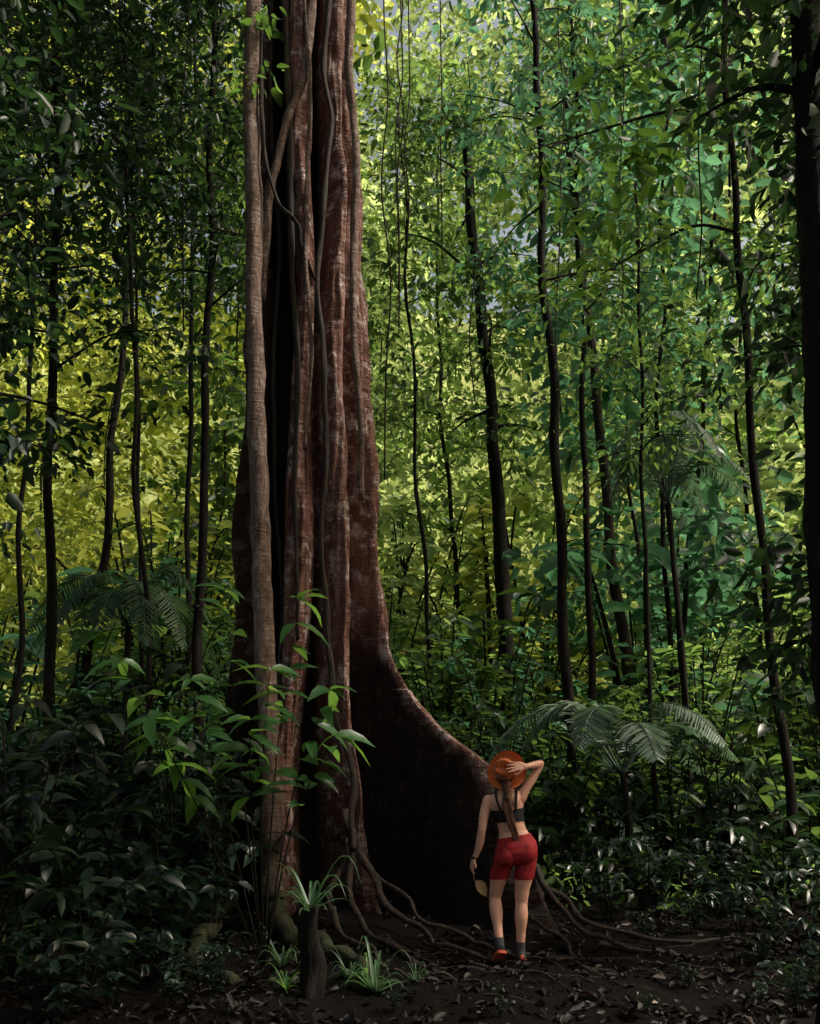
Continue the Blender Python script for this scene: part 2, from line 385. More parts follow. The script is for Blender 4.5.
strand([site(330, -60, 10.3), site(324, 60, 10.25), site(332, 130, 10.2), site(321, 230, 10.15), site(318, 330, 10.15), site(327, 430, 10.1), site(322, 540, 10.1), site(330, 640, 10.05), site(334, 700, 9.9), site(350, 790, 9.6), site(352, 850, 9.3)], .033, .028, "climbing_vine", M_bark2, 120, .04, 5)
strand([site(262, 20, 10.4), site(262, 120, 10.2), site(272, 190, 10.15), site(300, 230, 10.15), site(312, 280, 10.3)], .026, .018, "aerial_root", M_bark2, 60, .03, 6)
strand([site(282, -60, 10.5), site(288, 90, 10.35), site(292, 260, 10.25), site(298, 380, 10.2), site(294, 520, 10.2), site(300, 640, 10.2)], .045, .02, "aerial_root", M_bark2, 60, .02, 7)
strand([site(300, -60, 10.4), site(310, 90, 10.3), site(306, 200, 10.2), site(310, 320, 10.15), site(306, 450, 10.15)], .03, .02, "aerial_root", M_barkp, 60, .02, 8)
strand([site(276, -60, 10.6), site(270, 90, 10.5), site(278, 240, 10.5), site(274, 400, 10.45), site(280, 560, 10.45), site(278, 700, 10.3)], .025, .02, "aerial_root", M_bark2, 70, .03, 9)

def groot(pts, r0, r1, seed, mat=M_root, n=50, lift=.1):
    P = smooth_path([Vector((x, y, h)) for x, y, h in pts], n); Q = []; rad = []
    for i, p in enumerate(P):
        s = i / n
        x = p.x + .12 * noise.noise(Vector((i * .12, seed, 0))); y = p.y + .12 * noise.noise(Vector((i * .12, seed, 5)))
        rr = (r0 + (r1 - r0) * s ** .7) * (1 + .4 * noise.noise(Vector((i * .3, seed, 9))))
        Q.append(rel((x, y, gz(x, y) + max(0, p.z) + rr * lift + .03 * noise.noise(Vector((i * .2, seed, 2)))))); rad.append(rr)
    gg = Geo(); tube(gg, Q, rad, 10, rough=.5, seed=seed); return make("root", gg, mat, big)
groot([(-.62, 10.15, .95), (-.45, 9.85, .6), (-.2, 9.6, .3), (.1, 9.4, .12), (.45, 9.2, .05), (.9, 8.75, 0)], .042, .016, 11)
groot([(-.60, 10.1, .8), (-.55, 9.75, .4), (-.42, 9.3, .15), (-.15, 8.9, .05), (.25, 8.6, 0), (.8, 8.45, 0)], .038, .014, 12)
groot([(-.64, 10.15, .7), (-.72, 9.7, .3), (-.6, 9.2, .1), (-.35, 8.8, .03), (-.1, 8.4, 0), (.1, 8.1, -.0)], .036, .014, 13)
groot([(-.5, 10.0, .6), (-.1, 9.75, .3), (.3, 9.6, .12), (.7, 9.45, .05), (1.1, 9.2, 0)], .028, .012, 14)
groot([(-1.3, 9.9, .25), (-1.1, 9.3, .08), (-.7, 8.8, .05), (-.38, 8.35, .05), (-.25, 7.9, 0)], .09, .05, 15, M_moss)
groot([(1.05, 10.05, .75), (1.3, 9.85, .38), (1.6, 9.6, .12), (2.1, 9.35, 0), (3.0, 9.1, 0)], .04, .013, 16)
groot([(1.1, 9.95, .2), (1.4, 9.5, .02), (1.9, 9.1, 0), (2.6, 8.8, 0)], .022, .010, 17)
groot([(1.25, 9.95, .4), (1.7, 9.95, .14), (2.3, 9.8, .03), (3.0, 9.75, 0), (3.7, 9.5, 0)], .028, .012, 18)
groot([(-1.9, 10.1, .3), (-2.2, 9.5, .1), (-2.6, 9.0, 0), (-3.0, 8.4, 0)], .12, .05, 19)
groot([(-1.7, 9.9, .2), (-1.8, 9.2, .05), (-1.7, 8.6, 0), (-1.3, 8.1, 0)], .1, .05, 20, M_moss)
rr_ = random.Random(8)
for k in range(16):
    x0, y0 = rr_.uniform(-.6, 2.6), rr_.uniform(8.2, 9.6); a = rr_.uniform(-1.1, .4); ln = rr_.uniform(.6, 1.5)
    groot([(x0, y0, .02), (x0 + ln * .3 * math.cos(a + .3), y0 + ln * .3 * math.sin(a + .3), .01), (x0 + ln * .65 * math.cos(a - .1), y0 + ln * .65 * math.sin(a - .1), 0), (x0 + ln * math.cos(a), y0 + ln * math.sin(a), -.01)], rr_.uniform(.007, .018), .005, 30 + k, n=30)

g = Geo(); gl = Geo(); r_ = np.random.default_rng(5); top = tcen(19)
cs = []
for k in range(14):
    a = k / 14 * 2 * math.pi + r_.uniform(-.2, .2); ln = r_.uniform(4, 7)
    s = Vector((top.x, top.y, 16.5 + r_.uniform(0, 3)))
    P = smooth_path([s, s + Vector((math.cos(a) * ln * .4, math.sin(a) * ln * .4, 1.4)), s + Vector((math.cos(a + .15) * ln, math.sin(a + .15) * ln, 2.2))], 12)
    tube(g, [rel(p) for p in P], lerp_list(.22, .03, 13), 7)
    for j in range(9):
        p = P[r_.integers(4, 13)]; cs.append(rel(p + Vector(r_.normal(size=3) * [1.0, 1.0, .5]))[:])
clumps(gl, cs, 50, .75, .24, r_)
make("limb", g, M_bark2, big); make("crown", gl, M_dark, big)
r_ = np.random.default_rng(15); gl = Geo(); cc = [rel(site(255 + r_.uniform(-18, 22), 40 + r_.uniform(-40, 40), 10.1))[:] for _ in range(5)]
clumps(gl, cc, 12, .16, .2, r_, hi=True); make("epiphyte_leaves", gl, M_fresh, big)

# ------------------------------------------------------------------ tree builder
def tree_mesh(path, r0, r1, zc0, zc1, nl, ll, leaf, per, seed, cl=4, spread=.42, extra=None, wig=.10, w=.44):
    r_ = np.random.default_rng(seed)
    gt, gc = Geo(), Geo()
    n = 40; P = smooth_path(path, n)
    P = [p + Vector((noise.noise(Vector((p.z * .5, seed, 0))), noise.noise(Vector((p.z * .5, seed, 4))), 0)) * wig * min(1, i / 6) for i, p in enumerate(P)]
    rad = [r0 + (r1 - r0) * i / n + r0 * .7 * math.exp(-i / 1.5) for i in range(n + 1)]
    tube(gt, P, rad, 10, rough=.25, seed=seed)
    cen = []
    zs = [p.z for p in P]
    for k in range(nl):
        z = zc0 + (zc1 - zc0) * ((k + r_.uniform(0, 1)) / nl)
        i = min(range(n + 1), key=lambda q: abs(zs[q] - z)); s = P[i]
        a = k * 2.4 + r_.uniform(-.5, .5); ln = ll * r_.uniform(.4, 1.25) * (1 - .35 * k / nl)
        d = Vector((math.cos(a), math.sin(a), 0)); up = r_.uniform(-.1, .6)
        Q = smooth_path([s, s + d * ln * .45 + Vector((0, 0, ln * up * .6 + .1)), s + d * ln + Vector((r_.uniform(-.2, .2), r_.uniform(-.2, .2), ln * up * .7))], 7)
        tube(gt, Q, lerp_list(max(.012, rad[i] * .38), .006, 8), 5, cap=False)
        for j in range(cl):
            b_ = Q[r_.integers(3, 8)]; o = Vector(r_.normal(size=3) * [.35, .35, .25]) * (ll / 1.8)
            tube(gt, [b_, b_ + o * .5 + Vector((0, 0, .04)), b_ + o], [.007, .005, .003], 4, cap=False)
            cen.append((b_ + o)[:])
    for s, e, rr in (extra or []):
        Q = smooth_path([s, s.lerp(e, .3) + Vector((0, 0, .28)), s.lerp(e, .65) + Vector((0, .1, .22)), e], 14); tube(gt, Q, lerp_list(rr, .009, 15), 6, cap=False)
        for j in range(6):
            b_ = Q[r_.integers(6, 15)]; e2 = b_ + Vector(r_.normal(size=3) * [.3, .3, .22]); tube(gt, [b_, (b_ + e2) / 2 + Vector((0, 0, .05)), e2], [.009, .006, .003], 4, cap=False); cen.append(e2[:])
    if cen: clumps(gc, cen, per, spread, leaf, r_, hi=False, w=w)
    return gt, gc

def key_tree(px, D, r0, crown, nl, ll, leaf, per, seed, mat, label, htop=16, r1=None, name="rainforest_tree", bark=M_black, spread=.42, cl=4, extra=None):
    pts = [site(a, b, D) for a, b in px]
    pts.sort(key=lambda v: v.z)
    lo, hi = pts[0], pts[-1]
    d = (pts[1] - pts[0]) if len(pts) > 1 else Vector((0, 0, 1))
    base = lo + d * ((gz(lo.x, D) - .05 - lo.z) / d.z); base.z = gz(base.x, D) - .05
    dt = pts[-1] - pts[-2]
    path = [base] + [q for q in pts if q.z > base.z + .3]
    if htop > hi.z: path.append(hi + dt * ((htop - hi.z) / dt.z))
    loc = Vector(base)
    gt, gc = tree_mesh([q - loc for q in path], r0, r1 or r0 * .6, crown[0] - loc.z, crown[1] - loc.z, nl, ll, leaf, per, seed, cl, spread,
                       [(a - loc, b_ - loc, c) for a, b_, c in (extra or [])], wig=.12)
    e = empty(name, loc, label, "tree")
    make("trunk", gt, bark, e)
    if gc.n: make("crown", gc, mat, e)
    return e

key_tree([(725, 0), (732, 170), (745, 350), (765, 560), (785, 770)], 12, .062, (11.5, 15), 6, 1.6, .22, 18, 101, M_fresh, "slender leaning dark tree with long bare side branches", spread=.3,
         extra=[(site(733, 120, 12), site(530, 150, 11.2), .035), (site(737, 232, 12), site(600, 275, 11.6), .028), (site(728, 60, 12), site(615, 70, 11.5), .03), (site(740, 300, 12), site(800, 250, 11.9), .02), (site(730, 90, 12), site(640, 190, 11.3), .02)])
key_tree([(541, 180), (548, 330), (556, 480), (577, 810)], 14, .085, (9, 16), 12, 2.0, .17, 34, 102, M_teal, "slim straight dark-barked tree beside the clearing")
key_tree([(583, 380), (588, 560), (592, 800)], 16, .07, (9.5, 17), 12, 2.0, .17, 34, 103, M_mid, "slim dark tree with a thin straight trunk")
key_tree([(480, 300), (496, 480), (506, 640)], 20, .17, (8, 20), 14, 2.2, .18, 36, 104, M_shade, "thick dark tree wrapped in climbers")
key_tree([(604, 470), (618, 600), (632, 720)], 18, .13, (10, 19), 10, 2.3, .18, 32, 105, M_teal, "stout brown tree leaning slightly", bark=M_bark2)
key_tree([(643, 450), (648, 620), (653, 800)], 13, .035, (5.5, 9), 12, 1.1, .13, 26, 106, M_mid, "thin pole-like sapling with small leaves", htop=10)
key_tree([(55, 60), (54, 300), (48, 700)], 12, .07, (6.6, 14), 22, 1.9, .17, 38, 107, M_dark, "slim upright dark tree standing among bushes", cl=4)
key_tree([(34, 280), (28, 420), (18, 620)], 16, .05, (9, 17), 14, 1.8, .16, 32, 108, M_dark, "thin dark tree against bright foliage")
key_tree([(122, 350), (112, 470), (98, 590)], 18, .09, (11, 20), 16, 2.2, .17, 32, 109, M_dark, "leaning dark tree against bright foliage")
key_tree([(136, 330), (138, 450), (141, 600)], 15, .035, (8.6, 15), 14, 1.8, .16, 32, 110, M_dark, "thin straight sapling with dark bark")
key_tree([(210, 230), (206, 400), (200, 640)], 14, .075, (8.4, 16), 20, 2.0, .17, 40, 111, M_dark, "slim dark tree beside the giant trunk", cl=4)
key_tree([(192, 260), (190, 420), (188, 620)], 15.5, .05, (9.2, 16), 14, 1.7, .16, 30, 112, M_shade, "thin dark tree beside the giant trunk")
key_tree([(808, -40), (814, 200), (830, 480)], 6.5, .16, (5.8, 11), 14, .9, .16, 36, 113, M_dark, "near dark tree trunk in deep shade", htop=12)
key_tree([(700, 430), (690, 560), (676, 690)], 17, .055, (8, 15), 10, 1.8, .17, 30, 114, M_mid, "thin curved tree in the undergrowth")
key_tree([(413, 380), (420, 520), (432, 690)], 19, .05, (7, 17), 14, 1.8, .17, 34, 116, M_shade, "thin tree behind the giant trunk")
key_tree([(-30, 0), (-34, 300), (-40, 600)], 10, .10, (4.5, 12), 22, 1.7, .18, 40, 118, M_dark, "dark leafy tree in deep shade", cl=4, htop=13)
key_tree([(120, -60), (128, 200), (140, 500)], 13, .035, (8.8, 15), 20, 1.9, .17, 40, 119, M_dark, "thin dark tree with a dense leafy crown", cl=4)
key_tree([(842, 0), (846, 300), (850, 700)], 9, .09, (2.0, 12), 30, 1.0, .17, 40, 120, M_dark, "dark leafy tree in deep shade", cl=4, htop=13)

variants = []
for k, (H_, r0, zc0, nl, ll, leaf, per, mat, w_) in enumerate([
    (17, .055, 3.5, 20, 2.4, .20, 38, M_mid, .44), (20, .07, 5, 22, 2.8, .22, 38, M_teal, .46), (15, .03, 1.5, 18, 1.9, .22, 34, M_lime, .5),
    (22, .11, 7, 20, 3.0, .28, 34, M_mid, .44), (12, .025, 1.0, 16, 1.7, .18, 36, M_lime, .44), (18, .05, 3.5, 20, 2.3, .30, 26, M_teal, .56)]):
    path = [Vector((0, 0, -.1)), Vector((.25 * (-1) ** k, .1, H_ * .3)), Vector((-.25, .2, H_ * .6)), Vector((.2, -.1, H_))]
    gt, gc = tree_mesh(path, r0, r0 * .35, zc0, H_, nl, ll, leaf, per, 300 + k, 5, .45, wig=.16, w=w_)
    e = empty("forest_tree", (0, 0, 0)); t = make("trunk", gt, M_black, e); c = make("crown", gc, mat, e)
    variants.append((e, t, c, H_, mat))
used = set()
rt = random.Random(21)
def place(i, x, y, s, rot, label="rainforest tree with a slender trunk and layered leafy crown", mat=None):
    e, t, c, H_, m0 = variants[i]
    if i in used:
        e2 = e.copy(); COL.objects.link(e2)
        for ch in (t, c):
            q = ch.copy(); q.parent = e2; COL.objects.link(q)
    else:
        used.add(i); e2 = e; q = c
    q.material_slots[0].link = 'OBJECT'; q.material_slots[0].material = mat or m0
    e2.location = (x, y, gz(x, y) - .02); e2.scale = (s, s, s); e2.rotation_euler = (rt.uniform(-.07, .07), rt.uniform(-.07, .07), rot)
    tag(e2, label, "tree", "forest trees")
pos = []
def scatter(n, y0, y1, pick, smin, smax, mind, xlim=None, mats=(None,)):
    tries = 0; c = 0
    while c < n and tries < 6000:
        tries += 1
        y = rt.uniform(y0, y1); xm = .5 * y + 3
        x = rt.uniform(-xm, xm)
        if xlim and not xlim(x, y): continue
        if any((x - a) ** 2 + (y - b_) ** 2 < mind ** 2 for a, b_ in pos): continue
        mt = rt.choice(mats)
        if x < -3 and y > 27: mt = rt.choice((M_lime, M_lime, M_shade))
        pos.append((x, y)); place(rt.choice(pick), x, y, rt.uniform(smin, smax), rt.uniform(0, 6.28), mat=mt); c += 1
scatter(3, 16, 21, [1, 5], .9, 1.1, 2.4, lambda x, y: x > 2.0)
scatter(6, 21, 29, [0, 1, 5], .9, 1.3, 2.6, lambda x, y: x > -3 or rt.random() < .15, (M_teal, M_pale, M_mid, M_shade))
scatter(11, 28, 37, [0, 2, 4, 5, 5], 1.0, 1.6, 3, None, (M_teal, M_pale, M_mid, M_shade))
DK = "dark-crowned rainforest tree set around the view to shade the foreground"
for x, y, i, s in [(-6.5, 9, 3, 1), (-7.2, 14, 3, .9), (7.8, 12, 3, .9), (-5.5, 4, 3, .9), (6.5, 5, 3, .9), (9.5, 2, 3, 1.1), (-2.5, -3, 3, .9), (3, -4.5, 3, 1), (6, -1, 1, .9), (-6, -1, 3, 1), (0, -7, 3, 1.1), (-3.2, 1.5, 3, .9)]:  # trees beside and behind the camera, added mostly unseen to dim the foreground
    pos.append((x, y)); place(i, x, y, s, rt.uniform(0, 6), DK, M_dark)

r_ = np.random.default_rng(9)
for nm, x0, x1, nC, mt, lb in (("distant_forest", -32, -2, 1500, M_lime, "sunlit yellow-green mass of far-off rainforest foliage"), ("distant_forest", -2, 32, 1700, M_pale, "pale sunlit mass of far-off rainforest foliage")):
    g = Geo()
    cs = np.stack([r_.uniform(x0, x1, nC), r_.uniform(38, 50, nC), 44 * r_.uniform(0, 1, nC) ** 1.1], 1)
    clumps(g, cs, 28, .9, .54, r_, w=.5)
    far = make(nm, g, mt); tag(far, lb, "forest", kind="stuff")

# ------------------------------------------------------------------ undergrowth
def shrub(seed, h, ns, leaf, step, w=.36, hi=True, spreadr=.5, droop=.35):
    r_ = np.random.default_rng(seed); gs, gl = Geo(), Geo()
    P, D, Nn, L = [], [], [], []
    for k in range(ns):
        a = k / ns * 6.28 + r_.uniform(-.4, .4); s = r_.uniform(.2, 1) * spreadr; hh = h * r_.uniform(.45, 1.1)
        b0 = Vector((.06 * math.cos(a), .06 * math.sin(a), -.03))
        path = smooth_path([b0, b0 + Vector((math.cos(a) * s * .3, math.sin(a) * s * .3, hh * .5)), b0 + Vector((math.cos(a) * s, math.sin(a) * s, hh)),
                            b0 + Vector((math.cos(a) * s * 1.6, math.sin(a) * s * 1.6, hh * 1.0))], 14)
        tube(gs, path, lerp_list(.008 + .004 * h, .003, 15), 6, cap=False)
        acc = 0
        for i in range(3, 15):
            seg = path[i] - path[i - 1]; acc += seg.length
            m_ = max(1, int(acc / step))
            if acc < step and i < 14: continue
            acc = 0
            for q in range(m_ + (3 if i == 14 else 1)):
                an = r_.uniform(0, 6.28); t = seg.normalized()
                d = Vector((math.cos(an), math.sin(an), r_.uniform(-.5, .4))) + t * .3
                P.append((path[i] - seg * r_.uniform(0, 1))[:]); D.append(d[:]); L.append(leaf * r_.uniform(.4, 1.3))
                Nn.append((r_.uniform(-.7, .7), r_.uniform(-.8, .4), 1))
    L = np.array(L)
    add_leaves(gl, np.array(P), np.array(D), np.array(Nn), L, L * w, hi=hi, droop=droop)
    return gs, gl
def frond(gs, gl, base, az, length, rise, arch, npair, ll, w, r_):
    d = Vector((math.cos(az), math.sin(az), 0))
    P = smooth_path([base, base + d * length * .35 + Vector((0, 0, rise)), base + d * length * .72 + Vector((0, 0, rise * 1.05 - arch * .35)), base + d * length + Vector((0, 0, rise * .8 - arch))], 24)
    tube(gs, P, lerp_list(.012, .003, 25), 5, cap=False)
    PP, D, Nn, L = [], [], [], []
    side = Vector((-d.y, d.x, 0))
    for k in range(npair):
        u = .14 + .85 * k / npair; x = u * 24; i = min(int(x), 23); p = P[i].lerp(P[i + 1], x - i); t = (P[i + 1] - P[i]).normalized()
        l = ll * math.sin(math.pi * min(1, .12 + u * .86)) ** .7
        for s in (-1, 1):
            PP.append(p[:]); D.append((side * s + t * .55 + Vector((0, 0, r_.uniform(-.45, .05))))[:]); Nn.append((t.cross(side) * -1 if t.cross(side).z < 0 else t.cross(side))[:]); L.append(l * r_.uniform(.85, 1.1))
    L = np.array(L)
    add_leaves(gl, np.array(PP), np.array(D), np.array(Nn), L, np.full(len(L), w), hi=False, droop=.25)
def fern(seed, nf, length, rise, arch, npair, ll, w, base=(0, 0, 0)):
    r_ = np.random.default_rng(seed); gs, gl = Geo(), Geo()
    for k in range(nf):
        frond(gs, gl, Vector(base), k / nf * 6.28 + r_.uniform(-.3, .3), length * r_.uniform(.7, 1.15), rise * r_.uniform(.6, 1.3), arch * r_.uniform(.6, 1.3), npair, ll, w, r_)
    return gs, gl
def rosette(seed, n, length, w, rise=.7):
    r_ = np.random.default_rng(seed); gl = Geo()
    for k in range(n):
        a = k * 2.4 + r_.uniform(-.4, .4); ln = length * r_.uniform(.45, 1.15); up = rise * r_.uniform(.15, 1.2); d = Vector((math.cos(a), math.sin(a), 0)); s = Vector((-d.y, d.x, 0))
        tw = r_.uniform(-.15, .15)
        V = []; Fc = []
        for i in range(8):
            u = i / 7; c = d * (ln * u * (1 - .1 * u)) + s * (tw * ln * u * u) + Vector((0, 0, ln * (up * 1.6 * u - 1.25 * up * u * u * u)))
            ww = w * (1 - u ** 1.6) * .5 + .001
            V += [c - s * ww + Vector((0, 0, ww * .5)), c, c + s * ww + Vector((0, 0, ww * .5))]
        for i in range(7):
            for j in range(2): q = i * 3 + j; Fc.append((q, q + 1, q + 4, q + 3))
        gl.add(V, Fc)
    return gl
protos = {}
def proto(key, name, parts, label, cat, group): protos[key] = [name, parts, label, cat, group, None]
def put(key, x, y, s=1.0, rot=None, z=None, tilt=(0, 0), label=None, mat=None):
    name, parts, lab, cat, group, first = protos[key]
    rot = rt.uniform(0, 6.28) if rot is None else rot
    loc = (x, y, gz(x, y) if z is None else z)
    if first is None:
        e = empty(name, loc); ch = [make(pn, gg, mt, e) for pn, gg, mt in parts]; protos[key][5] = (e, ch); q = ch[-1]
    else:
        e0, ch0 = first; e = e0.copy(); COL.objects.link(e)
        for c in ch0:
            q = c.copy(); q.parent = e; COL.objects.link(q)
    q.material_slots[0].link = 'OBJECT'; q.material_slots[0].material = mat or parts[-1][2]
    e.location = loc; e.scale = (s, s, s); e.rotation_euler = (tilt[0], tilt[1], rot)
    tag(e, label or lab, cat, group); return e
for k in range(3):
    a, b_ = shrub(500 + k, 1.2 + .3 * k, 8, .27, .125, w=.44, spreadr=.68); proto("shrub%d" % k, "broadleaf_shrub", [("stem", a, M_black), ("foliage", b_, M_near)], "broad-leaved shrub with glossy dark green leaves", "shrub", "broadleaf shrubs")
for k in range(3):
    a, b_ = shrub(520 + k, 2.0 + .5 * k, 12, .16, .055, .46, hi=False, spreadr=.8); proto("bush%d" % k, "understory_bush", [("stem", a, M_black), ("foliage", b_, M_mid)], "tall green understory bush with small leaves", "bush", "understory bushes")
a, b_ = fern(540, 11, 1.1, .55, .45, 34, .2, .028); proto("fern", "fern", [("stem", a, M_fern), ("frond", b_, M_fern)], "green fern with arching fronds on the forest floor", "fern", "ferns")
a, b_ = fern(541, 9, 1.8, 1.3, .6, 44, .38, .035); proto("palm", "understory_palm", [("stem", a, M_fern), ("frond", b_, M_fern)], "understory palm with arching feathery fronds", "palm", "understory palms")
proto("rosette", "rosette_plant", [("foliage", rosette(550, 20, .46, .032, 1.1), M_fern)], "spiky rosette plant with strap leaves on the ground", "plant", "rosette plants")
def bushfield(n, y0, y1, keys, smin, smax, cond, mats=(None,)):
    c = 0; t = 0
    while c < n and t < 5000:
        t += 1; y = rt.uniform(y0, y1); xm = .46 * y + 1; x = rt.uniform(-xm, xm)
        if not cond(x, y): continue
        put(rt.choice(keys), x, y, rt.uniform(smin, smax), mat=rt.choice(mats)); c += 1
clear = lambda x, y: not (-2.6 < x < 4.5 and y < 11.3) and (x + 1.2) ** 2 + (y - 11.2) ** 2 > 4.5
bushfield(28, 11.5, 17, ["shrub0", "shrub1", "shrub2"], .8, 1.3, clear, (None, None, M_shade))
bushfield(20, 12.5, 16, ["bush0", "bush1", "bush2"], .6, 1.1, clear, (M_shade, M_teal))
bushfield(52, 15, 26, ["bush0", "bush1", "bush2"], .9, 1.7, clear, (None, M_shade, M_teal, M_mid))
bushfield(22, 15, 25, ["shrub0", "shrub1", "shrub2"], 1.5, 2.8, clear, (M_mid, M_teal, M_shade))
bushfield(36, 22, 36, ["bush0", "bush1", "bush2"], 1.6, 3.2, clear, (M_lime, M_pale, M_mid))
bushfield(8, 13.5, 20, ["fern"], .8, 1.2, clear)
bushfield(3, 17, 22, ["palm"], .8, 1.1, clear)
put("palm", -3.6, 12.8, .9)
put("fern", -2.9, 11.2, 1.0)
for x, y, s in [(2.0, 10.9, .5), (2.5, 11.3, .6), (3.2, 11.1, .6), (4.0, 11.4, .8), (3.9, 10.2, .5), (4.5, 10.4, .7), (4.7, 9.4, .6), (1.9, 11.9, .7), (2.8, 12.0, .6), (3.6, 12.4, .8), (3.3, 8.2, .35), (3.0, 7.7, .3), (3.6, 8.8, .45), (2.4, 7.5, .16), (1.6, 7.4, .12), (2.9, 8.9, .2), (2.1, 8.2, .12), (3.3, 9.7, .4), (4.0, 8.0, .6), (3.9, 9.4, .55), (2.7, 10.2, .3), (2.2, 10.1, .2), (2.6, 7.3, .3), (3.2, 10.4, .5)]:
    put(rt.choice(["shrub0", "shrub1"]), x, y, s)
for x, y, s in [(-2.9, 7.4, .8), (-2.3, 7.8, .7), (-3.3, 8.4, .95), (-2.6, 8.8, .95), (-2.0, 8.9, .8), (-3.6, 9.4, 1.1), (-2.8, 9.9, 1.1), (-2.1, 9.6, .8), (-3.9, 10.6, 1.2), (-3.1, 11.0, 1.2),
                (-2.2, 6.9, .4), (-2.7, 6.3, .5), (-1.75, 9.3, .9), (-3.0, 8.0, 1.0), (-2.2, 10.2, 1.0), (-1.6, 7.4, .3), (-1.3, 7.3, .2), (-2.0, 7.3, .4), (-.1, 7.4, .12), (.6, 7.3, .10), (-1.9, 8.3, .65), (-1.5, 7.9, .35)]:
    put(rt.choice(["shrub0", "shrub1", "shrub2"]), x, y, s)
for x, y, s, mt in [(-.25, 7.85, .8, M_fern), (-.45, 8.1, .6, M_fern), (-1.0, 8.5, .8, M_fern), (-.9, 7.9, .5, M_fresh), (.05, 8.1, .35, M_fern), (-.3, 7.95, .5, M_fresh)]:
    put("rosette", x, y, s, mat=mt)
base = Vector((-1.15, 8.5, gz(-1.15, 8.5)))
gs, gl = Geo(), Geo(); r_ = np.random.default_rng(77)
ends = [site(330, 690, 8.1), site(300, 600, 8.5), site(225, 590, 8.6), site(335, 735, 8.0), site(190, 680, 8.3), site(270, 670, 8.0), site(120, 660, 8.2), site(150, 720, 8.0), site(250, 720, 7.9)]
PP, D, Nn, Ls = [], [], [], []
for k, e_ in enumerate(ends):
    P = smooth_path([Vector((0, 0, 0)), (e_ - base) * .5 + Vector((-.05, 0, .22)), e_ - base], 12); tube(gs, P, lerp_list(.009, .003, 13), 6, cap=False)
    for i in range(7, 13):
        for q in range(2 if i < 12 else 4):
            t = (P[i] - P[i - 1]).normalized(); an = r_.uniform(0, 6.28)
            PP.append(P[i][:]); D.append((t * .5 + Vector((math.cos(an), math.sin(an) * .8, r_.uniform(-.8, .1))))[:]); Nn.append((r_.uniform(-.5, .5), r_.uniform(-.9, .1), 1)); Ls.append(r_.uniform(.15, .37))
Ls = np.array(Ls); add_leaves(gl, np.array(PP), np.array(D), np.array(Nn), Ls, Ls * .38, hi=True, droop=.45)
e = empty("leafy_sapling", base, "young sapling with long fresh green leaves by the giant trunk", "sapling")
make("stem", gs, M_black, e); make("foliage", gl, M_fresh, e)

def tree_palm(x, y, h, seed, s=1.0, mat=M_fern, nf=12, rise=.75, arch=.95):
    a, b_ = fern(seed, nf, 1.7 * s, rise * s, arch * s, 40, .36 * s, .035, base=(0, 0, h))
    gt = Geo(); tube(gt, smooth_path([Vector((0, 0, -.1)), Vector((.05, 0, h * .5)), Vector((0, 0, h + .03))], 16), lerp_list(.06, .04, 17), 9, rough=.4)
    e = empty("tree_fern", (x, y, gz(x, y)), "tree fern with a shaggy trunk and drooping fronds", "tree fern", "tree ferns")
    make("trunk", gt, M_black, e); make("stem", a, mat, e); make("frond", b_, mat, e)
q = site(668, 505, 14); tree_palm(q.x, 14, q.z - gz(q.x, 14), 561, .7, M_palefern, 12, 1.3, .6)
q = site(130, 600, 14); tree_palm(q.x, 14, q.z - gz(q.x, 14) - .4, 562, .9)
q = site(622, 766, 12.6); tree_palm(q.x, 12.6, q.z - gz(q.x, 12.6) - .1, 564, 1.0, M_palefern, 8, .7, .5)

g = Geo(); r_ = np.random.default_rng(31); cs = []
while len(cs) < 1500:
    y = r_.uniform(8, 36); x = r_.uniform(-.5 * y, .5 * y)
    if -2.2 < x < 4.4 and y < 10.9: continue
    if (x + 1.2) ** 2 + (y - 11.2) ** 2 < 3: continue
    cs.append((x, y, gz(x, y) + r_.uniform(.05, .4)))
clumps(g, cs, 14, .22, .12, r_)
gc_ = make("seedling_carpet", g, M_mid); tag(gc_, "low green seedlings covering the forest floor", "ground cover", kind="stuff")

sx, sy = -.72, 7.75
g = Geo(); tube(g, smooth_path([Vector((0, 0, -.1)), Vector((.025, 0, .2)), Vector((-.01, .01, .4)), Vector((.01, .01, .62))], 24), lerp_list(.075, .062, 25), 16, rough=.9, seed=3)
e = empty("mossy_stump", (sx, sy, gz(sx, sy)), "short dark mossy tree stump in the shade", "stump"); make("trunk", g, M_black, e)
put("rosette", sx, sy, .9, z=gz(sx, sy) + .57, label="spiky strap-leaved plant growing on a mossy stump")

rl = random.Random(3)
for k, (px, D, y1, y2) in enumerate([(402, 13, -40, 290), (409, 13.5, -40, 250), (398, 14, -40, 330), (440, 15, -40, 260), (470, 16, 60, 400), (705, 12, -40, 300), (180, 12, -40, 330), (560, 15, -40, 420), (385, 12.5, -40, 480), (622, 14, -40, 360)]):
    a = site(px, y1, D); b_ = site(px + rl.uniform(-6, 6), y2, D); a.z = max(a.z, 14)
    pts = [a.lerp(b_, t / 6) + Vector((rl.uniform(-.07, .07), rl.uniform(-.05, .05), 0)) for t in range(7)]
    g = Geo(); o = Vector(pts[-1]); tube(g, [q - o for q in smooth_path(pts, 40)], .012, 6)
    l = make("liana_vine", g, M_bark2, loc=o); tag(l, "thin dark liana hanging from the canopy", "vine", "hanging lianas")

